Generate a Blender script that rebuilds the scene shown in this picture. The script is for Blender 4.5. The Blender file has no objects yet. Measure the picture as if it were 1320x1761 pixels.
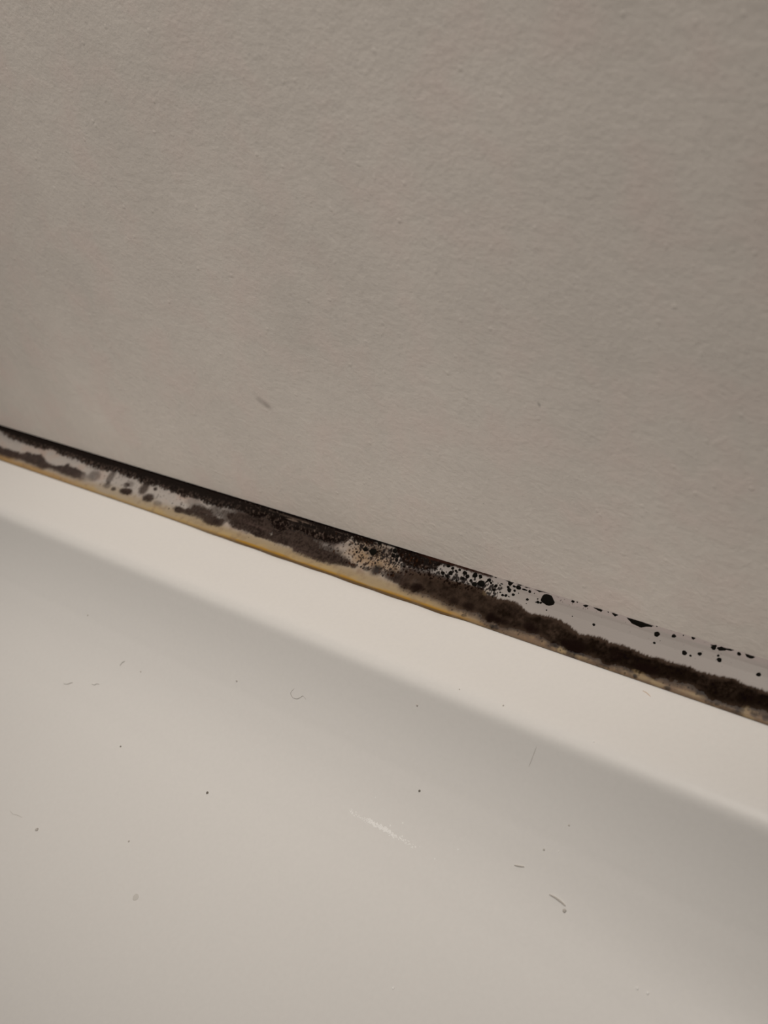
import bpy, bmesh, math, random
import numpy as np
from mathutils import Vector, Matrix

# ---------------------------------------------------------------- camera, light, exposure
scene = bpy.context.scene
COL = scene.collection

cam_data = bpy.data.cameras.new('camera')
cam_data.sensor_fit = 'VERTICAL'
cam_data.sensor_height = 36.0
cam_data.sensor_width = 36.0
cam_data.lens = 1900.0 / 1761.0 * 36.0
cam_data.clip_start = 0.01
cam_data.clip_end = 20.0
cam_data.dof.use_dof = True
cam_data.dof.focus_distance = 0.262
cam_data.dof.aperture_fstop = 22.0
cam = bpy.data.objects.new('camera', cam_data)
COL.objects.link(cam)
R = Matrix(((0.73875, -0.20847, 0.64093), (0.63375, 0.53848, -0.55534), (-0.22935, 0.81645, 0.52992)))
M4 = R.to_4x4(); M4.translation = Vector((0.17956, -0.155, 0.165))
cam.matrix_world = M4
scene.camera = cam

world = bpy.data.worlds.new('world'); scene.world = world
world.use_nodes = True
wbg = world.node_tree.nodes['Background']
wbg.inputs[0].default_value = (1.0, 0.93, 0.85, 1); wbg.inputs[1].default_value = 0.0

LAMP_POS = (-0.02, -0.52, 1.38)
LAMP_AIM = (-0.035, 0.05, 0.0)
LAMP_COL = (1.0, 0.925, 0.845)
ld = bpy.data.lights.new('ceiling_light', 'SPOT')
ld.shadow_soft_size = 0.05; ld.energy = 54.0; ld.color = LAMP_COL
ld.spot_size = math.radians(25); ld.spot_blend = 1.0
lo = bpy.data.objects.new('ceiling_light', ld); COL.objects.link(lo)
lo.location = LAMP_POS
lo.rotation_euler = (Vector(LAMP_AIM) - Vector(LAMP_POS)).to_track_quat('-Z', 'Y').to_euler()

scene.view_settings.view_transform = 'Standard'
scene.view_settings.look = 'None'
scene.view_settings.gamma = 1.0
scene.view_settings.use_curve_mapping = False
scene.view_settings.exposure = 0.0

# ---------------------------------------------------------------- measured tables (millimetres along / across the joint)
CRUST = [(-197.31,2.19),(-194.33,2.09),(-185.88,3.34),(-178.31,3.65),(-170.83,4.02),(-163.98,3.88),(-157.97,2.82),(-150.59,3.75),(-144.39,3.34),(-137.21,4.32),(-130.74,4.6),(-124.96,4.19),(-119.43,3.62),(-113.22,4.06),(-107.3,3.56),(-106.92,4.06),(-100.99,4.48),(-96.02,3.77),(-90.32,4.2),(-84.74,4.61),(-79.84,4.23),(-74.81,4.17),(-69.66,4.42),(-65.02,4.05),(-60.47,3.7),(-55.9,3.49),(-50.92,4.03),(-46.95,3.11),(-43.35,4.59),(-39.33,5.97),(-36.56,4.26),(-33.41,3.82),(-28.87,4.33),(-24.6,4.56),(-18.74,4.2),(-15.48,2.92),(-13.52,1.25),(-11.64,1.99),(-7.31,1.39),(-3.33,0.02),(-5.57,0.99),(-3.29,0.0),(1.13,0.11),(3.66,1.91),(5.49,3.48),(9.16,3.69),(12.51,3.39),(15.59,2.59),(16.97,0.99),(19.89,0.67),(21.39,0.0),(23.42,0.33),(24.72,0.27),(27.25,0.0),(28.85,0.03),(29.48,0.0),(30.65,0.0),(37.54,0.0)]
LU = [(-191.72,7.93),(-188.85,7.8),(-181.57,7.68),(-174.23,7.76),(-171.93,6.58),(-166.34,6.54),(-162.34,5.7),(-156.93,7.66),(-151.57,8.28),(-147.49,7.14),(-145.49,5.84),(-141.45,6.68),(-134.69,7.11),(-130.25,7.83)]
LL = [(-188.22,10.86),(-185.17,10.91),(-177.99,10.76),(-171.63,10.04),(-167.52,10.53),(-162.04,10.46),(-156.78,10.87),(-154.51,9.88),(-149.98,9.75),(-144.22,10.22),(-141.06,10.15),(-137.93,10.09),(-131.78,9.95),(-128.81,9.24)]
RU = [(2.3,8.4),(4.83,6.7),(8.04,4.88),(13.19,4.67),(18.22,4.47),(23.14,4.27),(26.84,3.81),(30.89,3.53),(33.01,4.61),(35.91,4.76),(35.79,4.52),(40.31,4.32),(42.9,4.67),(44.15,5.39),(46.13,5.77),(48.35,5.51),(51.0,4.98),(53.95,5.16),(57.09,5.81),(59.81,6.84),(62.83,6.28),(65.73,6.14),(67.78,6.53),(70.27,6.25),(74.26,6.5),(76.92,6.77),(79.27,6.42),(82.95,6.4),(86.49,6.21),(86.79,6.36),(89.23,6.52),(92.56,6.11),(95.82,5.72),(98.22,6.08),(103.06,6.05),(104.82,6.13)]
RL = [(3.04,9.48),(9.19,9.56),(12.24,9.91),(14.43,9.55),(19.55,9.54),(23.88,10.05),(26.55,10.13),(29.89,10.29),(32.86,9.94),(36.69,11.1),(39.46,11.08),(42.01,11.27),(45.17,10.52),(48.07,10.42),(50.8,10.09),(54.15,10.96),(57.05,11.1),(60.03,11.47),(62.13,11.3),(65.13,10.82),(68.56,11.8),(68.16,11.53),(71.61,11.12),(76.31,10.79),(80.06,10.77),(84.66,10.15),(89.8,9.95),(93.79,11.63),(98.05,11.02),(101.19,10.58),(104.64,10.0),(106.21,9.65)]
MASS = [(-109.54,8.88,2.85,1.02,0.9),(-129.09,7.13,2.76,1.76,0.5),(-120.74,5.68,1.49,2.4,0.6),(-120.08,8.88,1.78,1.04,0.5),(-115.77,9.34,1.17,0.69,0.7),(-111.23,6.79,1.15,0.84,0.6),(-102.56,5.99,1.95,1.99,0.75),(-98.05,8.55,2.46,1.33,0.85),(-92.52,9.21,1.88,0.83,0.35),(-97.39,5.01,0.88,0.52,0.8),(-108.38,8.6,1.42,1.02,0.8),(-109.85,6.07,1.72,1.01,0.4),(-82.35,9.04,2.17,0.97,0.9),(-78.21,8.77,2.03,0.96,0.8),(-73.25,7.49,4.72,1.91,0.85),(-77.83,5.59,3.05,1.42,0.35),(-67.03,8.97,2.91,1.41,0.85),(-63.71,8.87,2.4,1.25,0.85),(-67.06,5.96,2.92,1.86,0.6),(-62.04,6.19,2.86,1.85,0.6),(-60.44,5.8,1.19,0.76,0.8),(-55.38,5.62,5.09,1.81,0.9),(-48.68,5.37,4.96,2.39,0.9),(-46.64,8.06,2.24,0.91,0.9),(-56.18,7.64,2.33,1.08,0.85),(-51.03,6.5,4.1,1.81,0.85),(-45.54,8.31,3.12,0.66,0.95),(-45.66,5.15,3.57,2.37,0.85),(-40.13,4.8,3.06,2.33,0.97),(-39.85,8.22,3.48,0.74,0.8),(-36.14,6.18,3.86,2.05,0.93),(-34.52,8.37,2.13,0.44,0.9),(-31.01,6.2,3.78,2.32,0.9),(-28.16,7.84,2.9,1.74,0.85),(-24.42,7.85,2.86,1.73,0.85),(-21.0,8.62,2.41,1.29,0.85),(-17.92,8.43,2.78,1.28,0.8),(-14.88,8.24,2.74,1.13,0.8),(-11.68,8.34,1.93,0.7,0.75),(-8.94,8.39,0.96,0.56,0.8),(-17.91,6.74,3.57,1.13,0.6),(-30.68,4.13,2.52,1.13,0.7),(-26.37,5.66,2.48,1.14,0.7),(-20.93,5.23,2.82,1.4,0.45),(-29.16,9.0,0.42,0.73,0.9),(4.64,7.54,2.51,1.22,0.8),(6.94,8.31,2.13,0.81,0.75),(9.38,8.22,1.76,1.6,0.75),(8.04,6.1,2.48,1.32,0.6),(-5.08,2.92,2.26,1.06,0.5),(-1.29,2.27,2.96,1.05,0.4),(-1.26,7.48,1.85,1.23,0.5),(68.89,12.73,0.0,0.0,0)]
FUZZ = [(-1.1,7.44,1.48,1.23,0.9),(-4.72,8.16,1.13,0.61,0.7),(13.17,8.67,1.9,1.19,0.9),(9.9,9.03,1.05,0.93,0.6),(29.8,9.1,1.6,1.02,0.7),(25.21,9.02,1.31,1.03,0.6),(36.88,9.84,1.23,1.25,0.8),(38.88,10.09,1.07,0.87,0.8),(38.7,11.91,1.37,0.63,0.6),(29.84,11.52,0.8,0.45,0.6),(36.95,9.97,1.23,1.0,0.8),(38.8,9.96,1.22,0.75,0.7),(40.89,9.87,1.21,0.74,0.7),(38.52,11.83,1.38,0.61,0.6),(47.25,8.96,1.46,0.98,0.8),(48.79,9.61,1.74,0.97,0.7),(55.6,11.03,1.12,0.83,0.8),(57.25,10.18,0.7,0.48,0.9),(60.24,10.84,2.45,1.16,0.9),(60.04,9.94,3.0,1.41,0.9),(61.84,11.27,1.62,0.47,0.8),(57.31,10.03,0.97,0.59,0.9),(77.6,9.81,2.24,0.9,0.9),(70.25,8.91,1.56,1.38,0.6),(73.49,11.26,0.51,0.45,0.5),(76.13,12.02,0.5,0.46,0.6),(82.94,9.86,0.49,0.67,0.6),(83.87,12.2,0.96,0.37,0.5),(77.71,9.5,2.73,0.9,0.8),(76.28,12.09,0.55,0.48,0.7),(82.94,9.86,0.49,0.4,0.7),(83.87,12.2,0.72,0.5,0.5),(90.84,10.71,1.04,0.65,0.7),(94.83,11.96,0.5,0.46,0.7),(99.56,11.44,0.88,0.62,0.6),(102.38,11.34,0.87,0.52,0.7),(104.78,11.4,0.85,0.61,0.7),(100.41,8.19,1.1,0.84,0.6),(99.0,12.32,1.76,0.41,0.5)]
PALE = [(32.21,4.28,0.79,0.98,0.3),(58.01,11.88,1.25,0.73,0.8),(56.94,11.42,0.33,0.47,0.5),(57.76,11.96,1.25,0.61,0.8),(62.42,11.88,2.96,0.39,0.6),(63.35,12.73,2.7,0.0,0.7),(76.64,10.94,1.5,0.45,0.5),(78.04,11.76,2.96,0.53,0.6),(81.83,11.94,2.18,0.37,0.6),(77.72,11.61,1.49,0.54,0.6),(81.38,12.08,1.46,0.6,0.6),(88.22,11.67,2.57,0.38,0.5),(90.33,11.65,1.85,0.52,0.4),(100.69,11.5,1.09,1.18,0.8),(101.43,12.38,1.31,0.36,0.8)]
TAN = [(-4.72,4.95,8.52,4.08,1),(3.25,5.9,4.33,1.6,0.8),(-0.71,5.42,4.41,2.16,0.9),(-9.02,4.07,6.83,4.09,0.8)]
SPOTS = [(25.66,1.92,0.589,0.589),(27.69,1.12,0.777,0.777),(29.39,1.09,0.482,0.482),(27.0,2.74,0.39,0.39),(30.17,2.63,1.024,1.024),(28.36,3.26,0.71,0.71),(32.0,1.26,0.571,0.571),(31.53,1.73,0.255,0.255),(32.72,1.76,0.38,0.38),(34.3,2.15,0.471,0.471),(34.26,3.16,0.439,0.439),(35.75,1.24,0.436,0.156),(37.91,0.6,0.617,0.617),(37.72,1.55,0.432,0.432),(39.25,0.94,0.521,0.306),(40.45,0.89,0.761,0.609),(38.27,2.15,0.554,0.677),(39.68,1.87,0.367,0.367),(37.03,3.75,0.402,0.402),(36.12,3.27,0.311,0.218),(37.9,3.59,0.431,0.431),(38.75,3.62,0.276,0.153),(39.71,2.87,0.428,0.428),(40.96,2.16,0.152,0.152),(42.22,0.94,0.785,0.241),(43.69,1.01,0.419,0.419),(45.03,1.11,0.149,0.149),(43.76,2.95,0.389,0.389),(43.9,3.94,0.15,0.15),(46.32,2.11,0.207,0.207),(46.66,2.79,0.443,0.443),(47.43,2.73,0.323,0.323),(46.11,2.95,0.148,0.148),(48.92,1.65,1.809,1.605),(49.51,3.96,0.204,0.204),(55.29,0.25,0.424,0.424),(56.38,0.13,0.225,0.14),(56.31,3.52,0.169,0.169),(62.11,3.86,0.382,0.382),(76.35,0.05,0.202,0.202),(76.87,1.69,0.681,0.681),(76.96,3.63,0.327,0.327),(80.63,0.99,0.494,0.494),(79.79,0.0,0.099,0.099),(82.62,0.29,0.147,0.195),(84.87,0.14,0.434,0.241),(78.03,2.82,0.1,0.1),(84.03,3.73,0.581,0.63),(85.48,3.91,0.288,0.288),(87.23,2.96,0.476,0.476),(89.62,0.92,0.54,0.54),(91.07,2.17,0.303,0.303),(91.57,2.94,0.557,0.557),(95.09,0.56,0.455,0.455),(100.13,3.36,0.508,0.508),(1.75,1.24,0.804,0.804),(1.71,2.55,0.622,0.622),(3.14,2.33,0.545,0.545),(3.25,3.32,0.544,0.544),(-7.81,3.15,0.725,0.725),(-5.12,3.22,1.281,1.055),(-3.94,0.37,0.6,0.6),(19.28,0.83,0.607,0.607),(20.73,1.14,0.469,0.469),(21.88,1.53,0.4,0.4),(22.85,1.01,0.398,0.398),(24.62,1.37,0.657,0.657),(25.66,1.92,0.524,0.524),(24.56,2.76,0.526,0.526),(26.97,2.67,0.39,0.39),(29.2,1.01,0.515,0.515),(28.5,3.22,0.516,0.516),(23.03,3.72,0.331,0.331),(20.59,2.41,0.67,0.67),(19.88,3.44,0.538,0.538),(18.34,3.0,0.61,0.61),(-7.98,3.19,0.725,0.725),(-4.95,3.18,1.205,0.979),(-3.91,0.45,0.675,0.675),(-10.28,4.55,0.347,0.347)]
PATCHES = [[(57.9,0.26),(58.65,0.0),(59.44,0.0),(59.07,0.43),(58.71,0.61)],[(60.31,0.0),(61.43,0.0),(63.03,0.03),(62.78,0.49),(62.15,0.47),(61.07,0.27)],[(36.14,0.0),(37.69,0.0),(38.88,0.0),(38.45,0.58),(37.26,0.24)],[(39.49,0.05),(41.31,0.0),(40.79,0.28)],[(41.82,0.22),(43.48,0.0),(42.61,0.32)],[(44.61,0.05),(46.72,0.0),(49.01,0.0),(47.87,0.1),(46.18,0.3)],[(30.35,0.0),(30.83,0.0),(30.63,0.0),(30.31,0.0)],[(31.72,0.0),(32.77,0.0),(32.63,0.1),(31.97,0.21)],[(33.17,0.0),(33.93,0.0),(33.8,0.22),(33.31,0.24)],[(65.19,0.0),(67.05,0.0),(66.84,0.21),(66.3,0.58),(65.68,0.34)],[(64.12,0.04),(64.72,0.07),(64.51,0.27)],[(69.02,0.0),(71.49,0.0),(73.57,0.0),(75.73,0.06),(75.21,0.44),(74.03,0.71),(72.92,1.27),(71.86,1.17),(70.5,0.96),(69.38,0.31)],[(88.75,0.37),(90.06,0.05),(90.25,0.28),(90.11,0.6),(89.39,0.54)],[(90.31,0.49),(91.11,0.07),(92.18,0.16),(92.95,0.0),(93.86,0.0),(93.38,0.34),(92.45,0.3),(91.9,0.78),(90.92,0.99),(90.34,0.75)],[(96.25,0.05),(97.25,0.0),(98.39,0.07),(98.08,0.54),(97.34,0.7),(96.61,0.48)],[(84.5,0.09),(85.25,0.03),(85.07,0.38),(84.64,0.39)]]

# ---------------------------------------------------------------- helpers
def lin(c):
    c = np.asarray(c, dtype=float) / 255.0
    return np.where(c <= 0.04045, c / 12.92, ((c + 0.055) / 1.055) ** 2.4)

def tag(o, label=None, cat=None, group=None, kind=None):
    if label: o['label'] = label
    if cat: o['category'] = cat
    if group: o['group'] = group
    if kind: o['kind'] = kind
    return o

def link_mesh(name, verts, faces, mat, parent=None, smooth=True):
    me = bpy.data.meshes.new(name)
    me.from_pydata([tuple(v) for v in verts], [], faces)
    me.update()
    if smooth:
        me.polygons.foreach_set('use_smooth', [True] * len(me.polygons))
    if mat: me.materials.append(mat)
    o = bpy.data.objects.new(name, me); COL.objects.link(o)
    if parent is not None: o.parent = parent
    return o

def grid_mesh(name, P, mat, parent=None, keep=None, colors=None):
    """P: (n, m, 3) array of points; keep: (n-1, m-1) bool faces; colours (n, m, 3) linear."""
    n, m = P.shape[:2]
    idx = np.arange(n * m).reshape(n, m)
    q = np.stack([idx[:-1, :-1], idx[1:, :-1], idx[1:, 1:], idx[:-1, 1:]], -1).reshape(-1, 4)
    if keep is not None: q = q[keep.reshape(-1)]
    used, inv = np.unique(q, return_inverse=True)
    q = inv.reshape(-1, 4)
    V = P.reshape(-1, 3)[used]
    me = bpy.data.meshes.new(name)
    me.vertices.add(len(V)); me.vertices.foreach_set('co', V.astype(np.float32).ravel())
    me.loops.add(len(q) * 4); me.loops.foreach_set('vertex_index', q.astype(np.int32).ravel())
    me.polygons.add(len(q)); me.polygons.foreach_set('loop_start', np.arange(0, len(q) * 4, 4, dtype=np.int32))
    me.polygons.foreach_set('use_smooth', np.ones(len(q), dtype=bool))
    me.update(calc_edges=True)
    if colors is not None:
        c = np.concatenate([colors.reshape(-1, 3)[used], np.ones((len(V), 1))], 1)
        at = me.color_attributes.new('stain', 'FLOAT_COLOR', 'POINT')
        at.data.foreach_set('color', c.astype(np.float32).ravel())
    me.validate()
    if mat: me.materials.append(mat)
    o = bpy.data.objects.new(name, me); COL.objects.link(o)
    if parent is not None: o.parent = parent
    return o

def box(name, lo_, hi_, mat, parent=None):
    x0, y0, z0 = lo_; x1, y1, z1 = hi_
    v = [(x0,y0,z0),(x1,y0,z0),(x1,y1,z0),(x0,y1,z0),(x0,y0,z1),(x1,y0,z1),(x1,y1,z1),(x0,y1,z1)]
    f = [(0,3,2,1),(4,5,6,7),(0,1,5,4),(1,2,6,5),(2,3,7,6),(3,0,4,7)]
    return link_mesh(name, v, f, mat, parent, smooth=False)

def sm(a, b, x):
    t = np.clip((x - a) / (b - a), 0, 1); return t * t * (3 - 2 * t)

def hash2(ix, iy, seed):
    h = (ix.astype(np.int64) * 374761393 + iy.astype(np.int64) * 668265263 + seed * 144665 + 1013904223) & 0xffffffff
    h = ((h ^ (h >> 13)) * 1274126177) & 0xffffffff
    h = (h ^ (h >> 16)) & 0xffffffff
    return h / 4294967295.0

def vnoise(x, y, seed=0):
    ix = np.floor(x); iy = np.floor(y); fx = x - ix; fy = y - iy
    fx = fx * fx * (3 - 2 * fx); fy = fy * fy * (3 - 2 * fy)
    a = hash2(ix, iy, seed); b = hash2(ix + 1, iy, seed); c = hash2(ix, iy + 1, seed); d = hash2(ix + 1, iy + 1, seed)
    return (a * (1 - fx) + b * fx) * (1 - fy) + (c * (1 - fx) + d * fx) * fy - 0.5

def fbm(x, y, seed=0, octs=4):
    s = 0; amp = 1.0; tot = 0
    for k in range(octs):
        s = s + amp * vnoise(x * 2 ** k + 17 * k, y * 2 ** k + 31 * k, seed + k); tot += amp; amp *= 0.55
    return s / tot * 3.2

# ---------------------------------------------------------------- materials
def base_mat(name, col, rough=0.5, spec=0.5, coat=0.0):
    m = bpy.data.materials.new(name); m.use_nodes = True
    b = m.node_tree.nodes['Principled BSDF']
    b.inputs['Base Color'].default_value = (*col, 1)
    b.inputs['Roughness'].default_value = rough
    b.inputs['Specular IOR Level'].default_value = spec
    b.inputs['Coat Weight'].default_value = coat
    b.inputs['Coat Roughness'].default_value = 0.25
    return m, m.node_tree, b

def N(nt, typ, **kw):
    n = nt.nodes.new(typ)
    for k, v in kw.items(): setattr(n, k, v)
    return n

def noise(nt, coord, scale, detail=3, rough=0.55):
    n = N(nt, 'ShaderNodeTexNoise'); n.inputs['Scale'].default_value = scale
    n.inputs['Detail'].default_value = detail; n.inputs['Roughness'].default_value = rough
    nt.links.new(coord, n.inputs['Vector']); return n

def math_(nt, op, a, b=None, clamp=False):
    n = N(nt, 'ShaderNodeMath', operation=op); n.use_clamp = clamp
    for i, v in enumerate((a, b)):
        if v is None: continue
        if isinstance(v, (int, float)): n.inputs[i].default_value = v
        else: nt.links.new(v, n.inputs[i])
    return n.outputs[0]

def wall_material():
    m, nt, b = base_mat('painted_plaster', WALL_COL, 0.6, 0.25)
    tc = N(nt, 'ShaderNodeTexCoord'); O = tc.outputs['Object']
    mp = N(nt, 'ShaderNodeMapping'); nt.links.new(O, mp.inputs['Vector'])
    mp.inputs['Scale'].default_value = (1.1, 1, 1.25)
    # patches of slightly uneven paint
    big = noise(nt, O, 22, 4, 0.6)
    fine = noise(nt, O, 420, 2, 0.6)
    pink = noise(nt, mp.outputs[0], 45, 3, 0.6)
    v = math_(nt, 'ADD', math_(nt, 'MULTIPLY', math_(nt, 'SUBTRACT', big.outputs['Fac'], 0.5), 0.30),
              math_(nt, 'MULTIPLY', math_(nt, 'SUBTRACT', fine.outputs['Fac'], 0.5), 0.10))
    hsv = N(nt, 'ShaderNodeHueSaturation'); hsv.inputs['Color'].default_value = (*WALL_COL, 1)
    nt.links.new(math_(nt, 'ADD', v, 1.0), hsv.inputs['Value'])
    mx = N(nt, 'ShaderNodeMix', data_type='RGBA')
    mx.inputs['B'].default_value = (WALL_COL[0] * 1.04, WALL_COL[1] * 0.965, WALL_COL[2] * 0.97, 1)
    rp = N(nt, 'ShaderNodeMapRange'); rp.inputs['From Min'].default_value = 0.48; rp.inputs['From Max'].default_value = 0.68
    rp.inputs['To Max'].default_value = 0.6
    nt.links.new(pink.outputs['Fac'], rp.inputs['Value']); nt.links.new(rp.outputs[0], mx.inputs['Factor'])
    nt.links.new(hsv.outputs[0], mx.inputs['A'])
    col = mx.outputs['Result']
    # grey smudges, each with a shape of its own: (x, z, half length, half height, tilt, strength)
    for (cx, cz, rx, rz, rot, st) in [(-33.6, 43.2, 3.6, 1.35, -.45, .26), (-32.4, 42.4, 1.5, .9, -.6, .10), (55.5, 57.6, .45, .7, .2, .30),
                                      (34.7, 28.1, .25, .25, 0, .3), (-2, 88, 22, 6, -.5, .035), (-14, 70, 9, 12, .2, .035)]:
        mm = N(nt, 'ShaderNodeMapping', vector_type='TEXTURE')
        mm.inputs['Location'].default_value = (cx / 1000, 0, cz / 1000)
        mm.inputs['Rotation'].default_value = (0, -rot, 0)
        mm.inputs['Scale'].default_value = (rx / 1000, 1, rz / 1000)
        nt.links.new(O, mm.inputs['Vector'])
        ln = N(nt, 'ShaderNodeVectorMath', operation='LENGTH'); nt.links.new(mm.outputs[0], ln.inputs[0])
        wob = math_(nt, 'ADD', ln.outputs['Value'], math_(nt, 'MULTIPLY', math_(nt, 'SUBTRACT', fine.outputs['Fac'], .5), .5))
        mr = N(nt, 'ShaderNodeMapRange', interpolation_type='SMOOTHSTEP')
        mr.inputs['From Min'].default_value = 1.25; mr.inputs['From Max'].default_value = 0.35
        mr.inputs['To Min'].default_value = 0; mr.inputs['To Max'].default_value = st
        nt.links.new(wob, mr.inputs['Value'])
        mk = N(nt, 'ShaderNodeMix', data_type='RGBA'); nt.links.new(mr.outputs[0], mk.inputs['Factor'])
        nt.links.new(col, mk.inputs['A']); mk.inputs['B'].default_value = (0.09, 0.085, 0.08, 1)
        col = mk.outputs['Result']
    nt.links.new(col, b.inputs['Base Color'])
    # roller texture: fine orange peel plus sparse paint nibs
    n1 = noise(nt, mp.outputs[0], 650, 3, 0.6)
    n2 = noise(nt, mp.outputs[0], 180, 2, 0.5)
    vo = N(nt, 'ShaderNodeTexVoronoi', feature='F1'); vo.inputs['Scale'].default_value = 270
    nt.links.new(O, vo.inputs['Vector'])
    nib = N(nt, 'ShaderNodeMapRange', interpolation_type='SMOOTHSTEP')
    nib.inputs['From Min'].default_value = 0.20; nib.inputs['From Max'].default_value = 0.03
    nt.links.new(vo.outputs['Distance'], nib.inputs['Value'])
    rnd = N(nt, 'ShaderNodeSeparateColor'); nt.links.new(vo.outputs['Color'], rnd.inputs[0])
    sel = math_(nt, 'GREATER_THAN', rnd.outputs[0], 0.62)
    nibs = math_(nt, 'MULTIPLY', nib.outputs[0], sel)
    h = math_(nt, 'ADD', math_(nt, 'ADD', math_(nt, 'MULTIPLY', n1.outputs['Fac'], 0.42), math_(nt, 'MULTIPLY', n2.outputs['Fac'], 0.55)),
              math_(nt, 'MULTIPLY', nibs, 0.19))
    bp = N(nt, 'ShaderNodeBump'); bp.inputs['Strength'].default_value = 0.75; bp.inputs['Distance'].default_value = 0.00035
    nt.links.new(h, bp.inputs['Height']); nt.links.new(bp.outputs[0], b.inputs['Normal'])
    return m

def tub_material():
    m, nt, b = base_mat('white_enamel', TUB_COL, 0.42, 0.4, 0.12)
    tc = N(nt, 'ShaderNodeTexCoord'); O = tc.outputs['Object']
    a = noise(nt, O, 9, 3, 0.5); a2 = noise(nt, O, 900, 2, 0.6)
    v = math_(nt, 'ADD', math_(nt, 'MULTIPLY', math_(nt, 'SUBTRACT', a.outputs['Fac'], .5), .05),
              math_(nt, 'MULTIPLY', math_(nt, 'SUBTRACT', a2.outputs['Fac'], .5), .05))
    hsv = N(nt, 'ShaderNodeHueSaturation'); hsv.inputs['Color'].default_value = (*TUB_COL, 1)
    nt.links.new(math_(nt, 'ADD', v, 1.0), hsv.inputs['Value']); nt.links.new(hsv.outputs[0], b.inputs['Base Color'])
    bp = N(nt, 'ShaderNodeBump'); bp.inputs['Strength'].default_value = 0.25; bp.inputs['Distance'].default_value = 0.0001
    n1 = noise(nt, O, 260, 2, 0.5); nt.links.new(n1.outputs['Fac'], bp.inputs['Height'])
    nt.links.new(bp.outputs[0], b.inputs['Normal'])
    return m

def stain_material(name, rough, bump_scale, bump_dist, spec=0.35):
    m, nt, b = base_mat(name, (.3, .3, .3), rough, spec)
    at = N(nt, 'ShaderNodeVertexColor', layer_name='stain')
    nt.links.new(at.outputs['Color'], b.inputs['Base Color'])
    tc = N(nt, 'ShaderNodeTexCoord')
    n1 = noise(nt, tc.outputs['Object'], bump_scale, 3, 0.6)
    bp = N(nt, 'ShaderNodeBump'); bp.inputs['Strength'].default_value = 0.5; bp.inputs['Distance'].default_value = bump_dist
    nt.links.new(n1.outputs['Fac'], bp.inputs['Height']); nt.links.new(bp.outputs[0], b.inputs['Normal'])
    return m

def speckle_material(name, c0, c1, scale, rough=0.7, spec=0.2):
    m, nt, b = base_mat(name, c0, rough, spec)
    tc = N(nt, 'ShaderNodeTexCoord')
    n1 = noise(nt, tc.outputs['Object'], scale, 3, 0.6)
    mx = N(nt, 'ShaderNodeMix', data_type='RGBA'); nt.links.new(n1.outputs['Fac'], mx.inputs['Factor'])
    mx.inputs['A'].default_value = (*c0, 1); mx.inputs['B'].default_value = (*c1, 1)
    nt.links.new(mx.outputs['Result'], b.inputs['Base Color'])
    return m

WALL_COL = (0.915, 0.853, 0.79)
TUB_COL = (0.84, 0.824, 0.80)
mat_wall = wall_material()
mat_tub = tub_material()
mat_bead = stain_material('stained_silicone', 0.45, 1500, 0.00004)
mat_crust = stain_material('mould_crust', 0.9, 3500, 0.00012, 0.03)
mat_fuzz = stain_material('mould_fuzz', 0.95, 2600, 0.00010, 0.03)
mat_spot = speckle_material('black_mould', (0.003, 0.0025, 0.002), (0.008, 0.007, 0.005), 4000, 0.8, 0.06)
mat_hair = speckle_material('grey_hair', (0.34, 0.32, 0.29), (0.42, 0.40, 0.37), 900)
mat_orange = speckle_material('tan_hair', (0.66, 0.50, 0.38), (0.72, 0.56, 0.44), 900)
mat_dirt = speckle_material('dirt', (0.17, 0.155, 0.13), (0.24, 0.22, 0.19), 2500)
mat_paledirt = speckle_material('pale_dirt', (0.52, 0.49, 0.45), (0.60, 0.57, 0.53), 2500)
mat_drop = speckle_material('dried_water', (0.70, 0.68, 0.645), (0.66, 0.64, 0.60), 2500)
mat_scale = speckle_material('limescale', (0.98, 0.97, 0.95), (1.0, 0.995, 0.98), 2500, 0.4, 0.6)
mat_room = speckle_material('room_paint', (0.24, 0.22, 0.20), (0.27, 0.25, 0.23), 30)
mat_tiles = speckle_material('floor_covering', (0.14, 0.12, 0.11), (0.17, 0.15, 0.13), 12)

# ---------------------------------------------------------------- the room
RX0, RX1, RY0, RZ0, RZ1 = -1.50, 1.50, -2.60, -0.58, 1.90
def struct(name, lo_, hi_, mat):
    return tag(box(name, lo_, hi_, mat), kind='structure')
wb = struct('wall_back', (RX0, 0, RZ0), (RX1, 0.10, RZ1), mat_wall)
struct('wall_left', (RX0 - 0.1, RY0, RZ0), (RX0, 0.0, RZ1), mat_room)
struct('wall_right', (RX1, RY0, RZ0), (RX1 + 0.1, 0.0, RZ1), mat_room)
struct('wall_front', (RX0, RY0 - 0.1, RZ0), (RX1, RY0, RZ1), mat_room)
struct('floor', (RX0, RY0, RZ0 - 0.1), (RX1, 0.0, RZ0), mat_tiles)
struct('ceiling', (RX0, RY0, RZ1), (RX1, 0.0, RZ1 + 0.1), mat_room)

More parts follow.
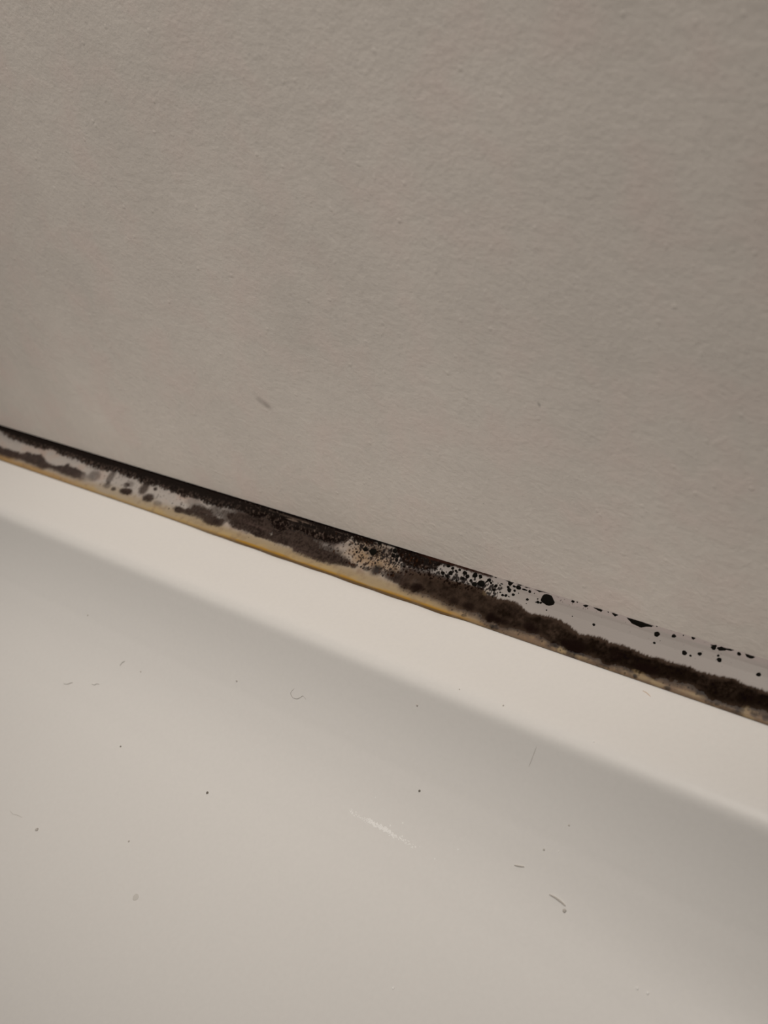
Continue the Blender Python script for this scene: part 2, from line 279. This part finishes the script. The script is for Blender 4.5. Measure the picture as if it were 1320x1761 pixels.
# ---------------------------------------------------------------- bathtub
TPROF = [(-.0045,-.012),(-.0045,-.0012),(-.0048,-.0005),(-.006,-.0003),(-0.01,-0.0002),(-0.02,-0.0001),(-0.026,0),(-0.029,-0.00015),(-0.0308,-0.00075),(-0.0324,-0.002),(-0.03384,-0.00463),(-0.03525,-0.00728),(-0.03677,-0.00987),(-0.03841,-0.01237),(-0.04021,-0.01478),(-0.04214,-0.01707),(-0.0442,-0.01925),(-0.04887,-0.02332),(-0.05403,-0.02675),(-0.05957,-0.02953),(-0.06531,-0.03188),(-0.08237,-0.03762),(-0.09967,-0.04258),(-0.11707,-0.04718),(-0.1345,-0.05167),(-0.145,-0.0544)]
def catmull(P, k):
    P = np.array(P); Q = [P[0]]
    for i in range(len(P) - 1):
        p0 = P[max(i - 1, 0)]; p1 = P[i]; p2 = P[i + 1]; p3 = P[min(i + 2, len(P) - 1)]
        for j in range(1, k + 1):
            t = j / k
            Q.append(0.5 * ((2 * p1) + (-p0 + p2) * t + (2 * p0 - 5 * p1 + 4 * p2 - p3) * t * t + (-p0 + 3 * p1 - 3 * p2 + p3) * t ** 3))
    return np.array(Q)
near = catmull(TPROF, 4)
far = catmull([(-.145,-0.0544),(-.175,-0.0634),(-.20,-.09),(-.22,-.13),(-.235,-.22),(-.255,-.30),(-.29,-.335),(-.35,-.345),(-.45,-.345),(-.51,-.335),
               (-.545,-.30),(-.56,-.22),(-.57,-.12),(-.58,-.03),(-.59,-.006),(-.605,0),(-.64,0),(-.655,-.006),(-.66,-.02),(-.66,-.045)], 3)[1:]
prof = np.vstack([near, far])
TX0, TX1 = -0.93, 0.83
def tub_z(y):
    k = np.argsort(-near[:, 0]); return float(np.interp(-y, -near[k, 0], near[k, 1]))
# the basin: swept profile, closed at both ends by rising to the rim
xs = np.r_[TX0, TX0 + .03, TX0 + .06, np.linspace(TX0 + .07, TX0 + .20, 12), np.linspace(-.70, .60, 60), np.linspace(TX1 - .20, TX1 - .07, 12), TX1 - .06, TX1 - .03, TX1]
xs = np.unique(np.round(xs, 5))
P = np.zeros((len(xs), len(prof), 3))
for i, x in enumerate(xs):
    e = min(x - TX0, TX1 - x)
    k = float(sm(0.055, 0.21, np.array(e)))
    P[i, :, 0] = x; P[i, :, 1] = prof[:, 0]
    inner = (prof[:, 0] < -.028) & (prof[:, 0] > -.60)
    P[i, :, 2] = np.where(inner, prof[:, 1] * k, prof[:, 1])
tub = bpy.data.objects.new('bathtub', None); COL.objects.link(tub); tub.location = (0, 0, RZ0)
tag(tub, 'glossy white bathtub with flat rim ledge against the wall and sloping basin', 'bathtub')
def under(o):
    o.parent = tub; o.matrix_parent_inverse = Matrix.Translation((0, 0, -RZ0)); return o
basin = under(grid_mesh('basin', P[:, ::-1], mat_tub))
sol = basin.modifiers.new('thickness', 'SOLIDIFY'); sol.thickness = 0.003; sol.offset = -1
ap = under(box('apron', (TX0 + .01, -.655, RZ0), (TX1 - .01, -.640, -.035), mat_tub))
# scuff of limescale on the crease of the slope: many small chalky flakes
random.seed(4)
def flake(bm, x, y, r, h=.00006, n=7, sx=1.0):
    c = bm.verts.new((x, y, tub_z(y) + h)); ring = []
    a0 = random.random() * 6.28
    for k in range(n):
        a = a0 + k * 6.283 / n; rr = r * random.uniform(.6, 1.2)
        yy = y + math.sin(a) * rr
        ring.append(bm.verts.new((x + math.cos(a) * rr * sx, yy, tub_z(yy) + .00001)))
    for k in range(n): bm.faces.new((c, ring[k], ring[(k + 1) % n]))
def bm_obj(name, bm, mat, parent=None):
    me = bpy.data.meshes.new(name); bm.normal_update(); bm.to_mesh(me); bm.free()
    me.polygons.foreach_set('use_smooth', [True] * len(me.polygons)); me.materials.append(mat)
    o = bpy.data.objects.new(name, me); COL.objects.link(o)
    if parent is not None: o.parent = parent
    return o
SCR = [(22.45, -54.15, .3), (23.58, -54.40, .35), (26.45, -54.51, .15), (29.07, -54.30, .8), (30.37, -54.33, 1), (32.73, -54.34, .9), (35.13, -54.45, .8), (36.46, -54.58, .6), (39.08, -54.58, .3), (41.74, -54.67, .22), (45.17, -54.71, .1)]
bm = bmesh.new()
for i in range(520):
    x = random.uniform(SCR[0][0], SCR[-1][0]); w = np.interp(x, [s[0] for s in SCR], [s[2] for s in SCR]); y = np.interp(x, [s[0] for s in SCR], [s[1] for s in SCR])
    if random.random() > w * 1.05: continue
    flake(bm, x / 1000, (y + random.gauss(0, .22)) / 1000, random.uniform(.05, .17) / 1000 * (.6 + .6 * w), sx=1.8)
for x, y, r in [(37.58, -51.72, .2), (34.77, -53.22, .28), (38.85, -53.96, .22), (27.92, -49.81, .12), (53.28, -51.35, .18), (48.95, -54.83, .15)]:
    flake(bm, x / 1000, y / 1000, r / 1000)
sc = under(bm_obj('scuff_mark', bm, mat_scale)); sc['label'] = 'chalky white scuff mark'

# ---------------------------------------------------------------- silicone bead and the mould that grows on it
BP = np.array([(0.0, 6.6), (-1.2, 5.4), (-2.6, 4.3), (-4.2, 3.3), (-6.0, 2.4), (-7.8, 1.65), (-9.2, 1.1), (-10.1, .75), (-10.5, .4), (-10.56, .0)]) / 1000
BL = np.r_[0, np.cumsum(np.hypot(*np.diff(BP, axis=0).T))] * 1000
LEN = BL[-1]
def bead_pt(X, S):
    """point on the bead (m) for X (mm along) and S (mm across); arrays welcome"""
    X = np.asarray(X, float); S = np.asarray(S, float)
    y = np.interp(S, BL, BP[:, 0]); z = np.interp(S, BL, BP[:, 1])
    # where the old bead has lifted its lower lip stands proud of the ledge
    g = sm(-95, -50, X) * (1 - sm(22, 32, X)) * (1 + .3 * np.sin(X * .31) * np.sin(X * .117))
    k = sm(LEN - 2.2, LEN - .6, S)
    y = y - .00045 * g * k; z = z + .00050 * g * k * (1 - sm(LEN - .45, LEN, S))
    # gentle waviness of a bead smoothed by finger
    w = .00006 * np.sin(X * .21 + .7) * np.sin(math.pi * np.clip(S / LEN, 0, 1))
    return np.stack([X / 1000, y - w * .55, z + w * .85], -1)
def bead_n(S):
    e = .25
    d = np.stack([np.interp(S + e, BL, BP[:, 0]) - np.interp(S - e, BL, BP[:, 0]), np.interp(S + e, BL, BP[:, 1]) - np.interp(S - e, BL, BP[:, 1])], -1)
    n = np.stack([d[..., 1], -d[..., 0]], -1)
    n = n / np.maximum(np.linalg.norm(n, axis=-1, keepdims=True), 1e-12)
    return np.stack([np.zeros_like(n[..., 0]), n[..., 0], n[..., 1]], -1)

xsamp = [-235.0]
while xsamp[-1] < 135: xsamp.append(xsamp[-1] + max(.085, (.205 - .00095 * xsamp[-1]) * .62) if xsamp[-1] < 0 else xsamp[-1] + max(.085, .127 - .0004 * xsamp[-1]))
xsamp = np.r_[np.arange(-900, -235, 2.5), xsamp, np.arange(136, 800, 2.5)]
ssamp = np.r_[np.linspace(0, LEN - .8, 110), np.linspace(LEN - .7, LEN, 9)]
XX, SS = np.meshgrid(xsamp, ssamp, indexing='ij')

def curve(tab, X):
    t = sorted(tab); return np.interp(X, [p[0] for p in t], [p[1] for p in t])

f1 = fbm(XX / 1.6, SS / 1.6, 1, 5); f2 = fbm(XX / .55, SS / .55, 9, 4); f3 = fbm(XX / 6, SS / 3, 21, 4)
f4 = fbm(XX / .30, SS / 1.3, 33, 3)          # filaments running down the bead
f5 = fbm(XX / 9, SS / .8, 47, 4)             # streaks along the bead
left = 1 - sm(22, 52, XX)                    # old yellowed part
col = np.zeros(XX.shape + (3,))
def mixc(c, a):
    global col
    a = np.clip(a, 0, 1)[..., None]; col = col * (1 - a) + lin(c) * a
col[:] = lin((143, 132, 123))
mixc((156, 144, 133), left * sm(3.2, 6, SS) * .85)
mixc((164, 152, 140), left * np.clip(.35 + f3, 0, 1) * .6)
mixc((150, 124, 108), left * np.clip(f3 * 1.2 - .05, 0, 1) * .55)
mixc((152, 137, 129), (1 - left) * (1 - sm(.9, 1.5, SS + f5 * .35)) * .75)      # pinkish paint film at the top edge
mixc((128, 114, 106), (1 - left) * np.exp(-((SS - 1.75 - .1 * f5) / .14) ** 2) * .35)
mixc((128, 117, 108), (1 - left) * sm(5, 9, SS) * .5)
# amber staining rising from the lower edge
amb = left * sm(-230, -40, XX) * 1.0
mixc((144, 122, 90), left * sm(7.6 + f3 * 1.2, 10.6, SS) * (.45 + .45 * sm(-150, -60, XX)))
for (x, s, rx, rs, a) in TAN:
    mixc((132, 106, 78), a * np.exp(-(((XX - x) / rx) ** 2 + ((SS - s) / rs) ** 2) * 1.2) * (.75 + f1 * .4))
mixc((158, 132, 90), left * sm(LEN - 2.3, LEN - .9, SS + f3 * .5) * (.35 + .45 * np.clip(.5 + f3, 0, 1)))
mixc((150, 108, 36), left * sm(LEN - 1.2, LEN - .45, SS + f5 * .3) * (.35 + .60 * sm(-70, -48, XX)))
mixc((74, 50, 26), left * sm(LEN - .55, LEN - .2, SS) * (.3 + .5 * sm(-80, -40, XX)))
mixc((150, 112, 66), left * sm(LEN - 2.8, LEN - 1.2, SS + f3 * .4) * (1 - sm(-150, -115, XX)) * .6)
# tan dirty strip below the dark band on the near part
rl = curve(RL, XX); ru = curve(RU, XX); right = sm(6, 14, XX)
mixc((118, 96, 73), (1 - left) * sm(-1.6, .2, SS - rl) * .95)
mixc((104, 78, 58), (1 - left) * sm(.2, 1.6, SS - rl) * np.clip(.5 + f1 * .7, 0, 1) * .8)
mixc((170, 142, 100), sm(20, 30, XX) * sm(-.6, .4, SS - rl) * np.clip(f1 * .7 + f3 * .2, 0, 1) * .35)

mixc((118, 96, 74), left * sm(7.5, 9.5, SS) * np.clip(f1 * .9 + f3 * .5 - .05, 0, 1) * .55)
# --- brown-grey masses on the older part
massa = np.zeros(XX.shape)
for (x, s, rx, rs, a) in MASS + [(13, 5.0, 5, 1.2, .75), (20, 5.0, 5, 1.1, .75), (27, 4.6, 4, .8, .5), (-22, 3.6, 5, 1.0, .6)]:
    if a <= 0: continue
    rx, rs = rx * (1.22 if x > -60 else 1.05), rs * (1.35 if x > -60 else 1.1)
    m_ = (np.abs(XX - x) < rx * 2.5)
    q = ((XX - x) / rx) ** 2 + ((SS - s) / rs) ** 2
    v = a * (1 - sm(.2, 1.9, q + f1 * .35 + f2 * .30 + f4 * .18)) * m_
    massa = 1 - (1 - massa) * (1 - v * .92)
mixc((56, 45, 39), np.clip(massa * 1.25, 0, .98))
mixc((26, 20, 18), massa ** 1.5 * np.clip(f2 * .8 + f1 * .6 + .35, 0, 1) * .85)
mixc((84, 68, 61), massa * np.clip(f5 * .8 - .1, 0, 1) * .5)
# --- left lower band
lu = curve(LU, XX); ll = curve(LL, XX); lend = 1 - sm(-138, -128, XX)
la = sm(-.6, .5, SS - lu + f4 * .30 + f1 * .3) * (1 - sm(-.9, .9, SS - ll + f1 * .5)) * lend * (1 - .2 * np.clip(f1, 0, 1))
mixc((58, 46, 41), la * .95)
mixc((32, 25, 23), la * np.clip(f1 * .9 + .35, 0, 1) * .8)
# --- right dark band
band = sm(-.30, .42, SS - ru + f4 * .20 + f2 * .10 + f1 * .08) * right
low = 1 - sm(-1.3, 1.6, SS - rl + f1 * .5 + f2 * .2)
wband = band * low
near_ = sm(20, 80, XX)
mixc((80, 62, 50), band * (1 - sm(-.2, 2.2, SS - rl + f1 * .6)) * .85)
mixc((56, 44, 36), wband * .96)
core = wband * sm(.35, 1.3, SS - ru + f1 * .5)
mixc((30, 23, 19), core * np.clip(.45 + .5 * near_ + f1 * .55 + f3 * .3, 0, 1) * .95)
mixc((18, 14, 11), core * np.clip(f2 * .5 + near_ * .6, 0, 1) * .8)
for (x, s, rx, rs, a) in PALE:
    q = ((XX - x) / rx) ** 2 + ((SS - s) / rs) ** 2
    mixc((154, 130, 94), a * .6 * (1 - sm(.1, 1.7, q + f1 * .45 + f2 * .2)) * (np.abs(XX - x) < 3 * rx))
for (x, s, rx, rs, a) in FUZZ:
    q = ((XX - x) / rx) ** 2 + ((SS - s) / rs) ** 2
    mixc((26, 19, 17), a * (1 - sm(.1, 1.8, q + f1 * .4 + f2 * .35)) * (np.abs(XX - x) < 3 * rx))

# --- black crust under the wall
cr = curve(CRUST, XX)
edge = cr - SS + .15 + f4 * .55 * (1 - sm(-85, -60, XX)) + f2 * .45 + f1 * .30
xgate = 1 - sm(31.0, 33.5, XX)
thin = sm(24, 26, XX)
ca = sm(-.30, .35, edge) * xgate
mixc((22, 17, 15), ca * .98)
gap = ca * np.clip((f2 - .55) * 3, 0, 1) * sm(.2, .5, 1 - np.abs(SS - cr * .45) / (cr * .5 + .1)) * sm(-70, -45, XX)
mixc((96, 80, 70), gap * .7)
mixc((88, 73, 64), ca * sm(.2, 1.6, SS - cr * .35) * np.clip(f2 * 1.1 + f4 * .4 + .1 * (1 - sm(-150, -90, XX)), 0, 1) * .9 * (1 - sm(-120, -70, XX) * .35))
fl = ca * np.clip((f5 - .35) * 3, 0, 1) * np.exp(-((SS - 1.5) / .55) ** 2) * sm(-82, -60, XX) * (1 - sm(-12, -5, XX))
mixc((120, 100, 86), fl * .75)
mixc((20, 15, 13), (1 - sm(.25, .75, SS + f2 * .2)) * xgate)                          # hairline of black in the corner
mixc((52, 32, 26), (1 - sm(.35, .9, SS + f2 * .3)) * sm(8, 14, XX) * xgate * .8)

# --- scattered specks (painted as growth colour, too small to stand proud)
rng = random.Random(11)
def speck(x, s, r, a=.95, c=(26, 19, 16)):
    i0, i1 = np.searchsorted(xsamp, [x - 2.2 * r, x + 2.2 * r]); j0, j1 = np.searchsorted(ssamp, [s - 2.2 * r, s + 2.2 * r])
    if i1 <= i0 or j1 <= j0: return
    X_ = XX[i0:i1, j0:j1]; S_ = SS[i0:i1, j0:j1]
    q = np.hypot(X_ - x, S_ - s) / r
    al = (a * (1 - sm(.65, 1.25, q + f2[i0:i1, j0:j1] * .5)))[..., None]
    col[i0:i1, j0:j1] = col[i0:i1, j0:j1] * (1 - al) + lin(c) * al
for k in range(620):                                                                    # speckled amber patch
    x = rng.gauss(-1, 7.5); s = rng.uniform(1.0, 8.6) if k % 3 else rng.uniform(1.0, 5.0)
    if s > 9.6 - max(0, (x - 0)) * .35: continue
    speck(x, s, rng.choice([.14, .18, .24, .32]), .93, rng.choice([(26, 19, 16), (50, 32, 22)]))
for k in range(460):                                                                    # specks along the upper cluster
    x = rng.uniform(2, 36); speck(x, abs(rng.gauss(np.interp(x, [2, 20, 36], [2.8, 3.6, 3.0]), 1.0)), rng.choice([.12, .18, .24, .34]), .95)
for k in range(260):                                                                    # grain in and under the near band
    x = rng.uniform(8, 115); b0 = float(curve(RL, x)); speck(x, b0 + rng.uniform(-1.5, 1.3), rng.choice([.12, .18, .28]), rng.uniform(.3, .75))
for k in range(90):
    x = rng.uniform(-14, 6); speck(x, rng.uniform(.5, 3.6), rng.choice([.2, .3, .45]), .92)
for k in range(240):                                                                    # grain round the far masses
    x = rng.uniform(-125, -10); speck(x, rng.gauss(6.6, 1.5), rng.choice([.15, .2, .3]), rng.uniform(.25, .8), (40, 30, 27))
for k in range(60):
    x = rng.uniform(32, 60); speck(x, rng.uniform(.2, 1.3) if x > 40 else rng.uniform(.3, 4.2), rng.choice([.05, .08, .1]), .8)
for k in range(40):
    x = rng.uniform(60, 115); speck(x, rng.uniform(.2, 4.5), rng.choice([.04, .06, .08]), .6)

BEAD_K = 0.74                                 # light reaching the bead, so that measured colours turn into albedo
alb = np.clip((col - .0035) / (BEAD_K * np.array(LAMP_COL)), 0.003, .9)
PT = bead_pt(XX, SS); NN = bead_n(SS)
seal = bpy.data.objects.new('silicone_sealant', None); COL.objects.link(seal)
tag(seal, 'grey silicone sealant joint, mouldy black and amber stained, between wall and bathtub rim', 'sealant')
crust_m = ca > .5; crust_m &= (SS < LEN - .5)
band_m = (np.maximum(np.maximum(wband, la), massa) > .5) & ~crust_m & (SS < LEN - 1.0)
def facemask(m): 
    return (m[:-1, :-1] & m[1:, :-1] & m[1:, 1:] & m[:-1, 1:])
bead = grid_mesh('bead', PT, mat_bead, seal, colors=alb)
bead['label'] = 'grey silicone bead with amber lower edge'
fz = .00003 + .00010 * (f2 + .6).clip(0, 1.4)
crust = grid_mesh('mould_crust', PT + NN * fz[..., None], mat_crust, seal, keep=facemask(crust_m), colors=alb)
crust['label'] = 'black mould crust along the wall'; crust['kind'] = 'stuff'
nr = XX > 2
for nm, mk, lb in (('mould_film', band_m & nr, 'dark brown furry mould band on the near half'), ('mould_film', band_m & ~nr, 'patchy grey brown mould film on the far half')):
    o = grid_mesh(nm, PT + NN * (.00002 + .00006 * (f2 + .6).clip(0, 1.4))[..., None], mat_fuzz, seal, keep=facemask(mk), colors=alb)
    o['label'] = lb; o['kind'] = 'stuff'

# --- separate colonies: low black domes
def surf(X, S, h):
    p = bead_pt(X, S); n = bead_n(np.asarray(S, float)); return p + n * h
def colony(outline, cx, cs, hgt):
    verts = []; faces = []; n = len(outline); rings = [(1.0, .00001), (.86, .6 * hgt), (.5, hgt)]
    for k, h in rings:
        for (x, s) in outline:
            verts.append(surf(cx + (x - cx) * k, np.clip(cs + (s - cs) * k, .02, LEN), h))
    verts.append(surf(cx, cs, hgt * 1.05))
    for r_ in range(2):
        for i in range(n):
            j = (i + 1) % n
            faces.append((r_ * n + i, r_ * n + j, (r_ + 1) * n + j, (r_ + 1) * n + i))
    for i in range(n): faces.append((2 * n + i, 2 * n + (i + 1) % n, 3 * n))
    o = link_mesh('mould_spot', verts, faces, mat_spot, seal)
    return o
random.seed(8)
for (x, s, rx, rs) in SPOTS:
    n = 16; ph = [random.uniform(0, 6.28) for _ in range(3)]
    out = []
    for k in range(n):
        a = 6.2832 * k / n; w = 1 + .07 * math.sin(2 * a + ph[0]) + .06 * math.sin(3 * a + ph[1]) + .05 * math.sin(5 * a + ph[2])
        out.append((x + rx * math.cos(a) * w, s + rs * .8 * math.sin(a) * w))
    colony(out, x, s, min(.00022, rx * .00022 + .00002))
for pl in PATCHES:
    cx = sum(p[0] for p in pl) / len(pl); cs = sum(p[1] for p in pl) / len(pl)
    out = []
    for i in range(len(pl)):
        a = pl[i]; b_ = pl[(i + 1) % len(pl)]
        for t in (0, .33, .66): out.append((a[0] + (b_[0] - a[0]) * t + random.uniform(-.05, .05), max(.05, a[1] + (b_[1] - a[1]) * t + .12 + random.uniform(-.05, .05))))
    colony(out, cx, cs + .12, .00008)

# ---------------------------------------------------------------- hairs, lint and crumbs lying on the bathtub
def strand(name, pts, r, mat, label, cat='hair', group=None):
    """a tapered bent fibre lying on the bathtub; points in mm"""
    P_ = catmull([(x, y) for x, y in pts], 5); n = 6; verts = []; faces = []
    m_ = len(P_)
    for i, (x, y) in enumerate(P_):
        a = P_[max(i - 1, 0)]; b_ = P_[min(i + 1, m_ - 1)]; t = Vector((b_[0] - a[0], b_[1] - a[1], 0)).normalized(); side = Vector((-t.y, t.x, 0))
        k = r * max(.25, math.sin(math.pi * (i + .4) / (m_ + .2)) ** .4)
        c = Vector((x / 1000, y / 1000, tub_z(y / 1000) + k * .8))
        for q in range(n):
            an = 6.2832 * q / n; verts.append(c + side * math.cos(an) * k + Vector((0, 0, 1)) * math.sin(an) * k)
    for i in range(m_ - 1):
        for q in range(n):
            w = (q + 1) % n; faces.append((i * n + q, i * n + w, (i + 1) * n + w, (i + 1) * n + q))
    faces.append(tuple(range(n))[::-1]); faces.append(tuple((m_ - 1) * n + q for q in range(n)))
    return tag(link_mesh(name, verts, faces, mat), label, cat, group)
def crumb(name, x, y, r, mat, label, cat, group=None, flat=.45, seed=0, sx=1.0):
    rr = random.Random(seed); bm = bmesh.new(); bmesh.ops.create_icosphere(bm, subdivisions=3 if r > .6 else 2, radius=1)
    for v in bm.verts:
        k = r / 1000 * (rr.uniform(.96, 1.04) if r > .6 else rr.uniform(.78, 1.12)); v.co = Vector((v.co.x * k * sx, v.co.y * k, v.co.z * k * flat))
    o = bm_obj(name, bm, mat); z = tub_z(y / 1000); dz = (tub_z(y / 1000 + .0005) - tub_z(y / 1000 - .0005)) / .001
    o.location = (x / 1000, y / 1000, z + r / 1000 * flat * .35); o.rotation_euler = (math.atan(dz), 0, 0)
    return tag(o, label, cat, group)
G = 'stray hairs and lint on the bathtub'
HB = .00009
strand('hair', [(-73.22, -49.54), (-72.82, -48.70), (-71.87, -48.08)], HB, mat_hair, 'short slanted grey hair highest on the far left slope', 'hair', G)
strand('hair', [(-91.81, -60.06), (-90.07, -59.67), (-89.20, -59.04), (-88.42, -58.62)], HB, mat_hair, 'grey hair at the far left of the basin slope, leftmost of two in a row', 'hair', G)
strand('hair', [(-80.81, -56.61), (-79.41, -56.52), (-78.78, -55.99), (-77.53, -55.77)], HB * .9, mat_hair, 'faint wavy grey hair on far left slope, right one of two in a row', 'hair', G)
strand('hair', [(-5.76, -39.00), (-6.53, -39.61), (-6.54, -40.06), (-5.51, -40.42), (-4.08, -40.30), (-3.03, -39.82), (-2.35, -39.50), (-1.15, -39.82)], HB * .7, mat_hair, 'fine curled hair shaped like a hook, under the rim at mid picture', 'hair', G)
strand('hair', [(-76.26, -95.11), (-74.36, -95.36), (-72.51, -94.93), (-70.36, -94.73)], HB * .7, mat_paledirt, 'pale faint hair low at the left edge of the basin', 'hair', G)
strand('hair', [(65.79, -33.56), (65.33, -34.44), (64.62, -35.84)], HB * .6, mat_paledirt, 'faint straight hair hanging just below the rim edge', 'hair', G)
strand('lint', [(67.19, -49.39), (68.29, -49.21), (69.44, -48.91)], .00016, mat_paledirt, 'short grey dash of lint above the longer lint thread', 'lint', G)
strand('lint', [(76.81, -51.08), (78.10, -51.10), (79.58, -51.27), (80.98, -51.54)], .00022, mat_paledirt, 'longest grey lint thread, on the right part of the slope', 'lint', G)
strand('hair', [(79.35, -12.73), (80.43, -12.96), (81.57, -13.52)], HB, mat_orange, 'tiny tan hair on the bright rim ledge near the sealant', 'hair', G)
CR = [(-18.94, -65.85, .38, 'dirt', 'dark crumb on the basin slope left of the white scuff mark'),
      (-55.58, -66.73, .28, 'dirt', 'tiny dark crumb on the left basin, below the three grey hairs'),
      (-26.44, -41.88, .30, 'pale', 'small grey crumb under the rim left of the hooked hair'),
      (-62.54, -95.03, .50, 'pale', 'grey crumb low at left beside the pale faint hair'),
      (33.29, -34.42, .28, 'pale', 'grey crumb on the steep part right under the rim'),
      (38.82, -45.40, .30, 'dirt', 'dark round speck on the slope above the white scuff mark'),
      (76.38, -40.47, .22, 'pale', 'small grey crumb in the darkest part of the slope at right'),
      (72.45, -45.13, .26, 'pale', 'grey crumb above the two lint threads at right'),
      (81.11, -52.30, .42, 'pale', 'grey crumb just below the end of the longest lint thread'),
      (43.46, -29.84, .18, 'pale', 'tiny grey crumb on the rim edge, left one'),
      (55.27, -29.62, .20, 'pale', 'tiny grey crumb on the rim edge, right one'),
      (-95.12, -42.65, .30, 'pale', 'faint grey crumb at the far left under the rim'),
      (-63.88, -48.58, .26, 'pale', 'grey crumb beside the highest slanted hair at left'),
      (-31.99, -84.82, .26, 'pale', 'small grey crumb above the round dried drop')]
for i, (x, y, r, k, lb) in enumerate(CR):
    crumb('dirt_crumb', x, y, r, mat_dirt if k == 'dirt' else mat_paledirt, lb, 'dirt', 'crumbs of dirt in the bathtub', seed=i)
crumb('dried_drop', -18.68, -94.19, .85, mat_drop, 'round pale dried drop low on the left half of the basin', 'water mark', None, .06, 50)
WH = [(77.76, -29.67, .22, 'bright white crumb on the curved rim edge'), (55.07, -80.00, .28, 'white flake near the bottom of the basin below the scuff mark'),
      (100.41, -57.94, .30, 'white flake at lower right, left one of a pair'), (102.53, -57.79, .32, 'white flake at lower right, right one of a pair'),
      (75.65, -44.39, .14, 'tiny white flake between the grey crumb and lint threads')]
for i, (x, y, r, lb) in enumerate(WH):
    crumb('limescale_flake', x, y, r, mat_scale, lb, 'limescale flake', 'white flakes on the bathtub', seed=80 + i)

# ---------------------------------------------------------------- ceiling lamp (out of the frame, gives the light)
lamp = bpy.data.objects.new('ceiling_lamp', None); COL.objects.link(lamp); lamp.location = (LAMP_POS[0], LAMP_POS[1], RZ1)
tag(lamp, 'round white lamp hanging from the ceiling over the bathtub', 'lamp')
def lathe(name, prof_, mat, parent):
    n = 32; v = []; f = []
    for r_, z in prof_:
        for k in range(n): a = 6.2832 * k / n; v.append((r_ * math.cos(a), r_ * math.sin(a), z))
    for i in range(len(prof_) - 1):
        for k in range(n): f.append((i * n + k, i * n + (k + 1) % n, (i + 1) * n + (k + 1) % n, (i + 1) * n + k))
    return link_mesh(name, v, f, mat, parent)
zl = LAMP_POS[2] - RZ1
lathe('canopy', [(.001, 0), (.05, 0), (.05, -.02), (.01, -.03)], mat_scale, lamp)
lathe('cord', [(.004, -.02), (.004, zl + .09)], mat_dirt, lamp)
lathe('lamp_shade', [(.01, zl + .10), (.05, zl + .085), (.11, zl + .05), (.14, zl + .004), (.137, zl + .004), (.107, zl + .047), (.048, zl + .081), (.01, zl + .096)], mat_scale, lamp)
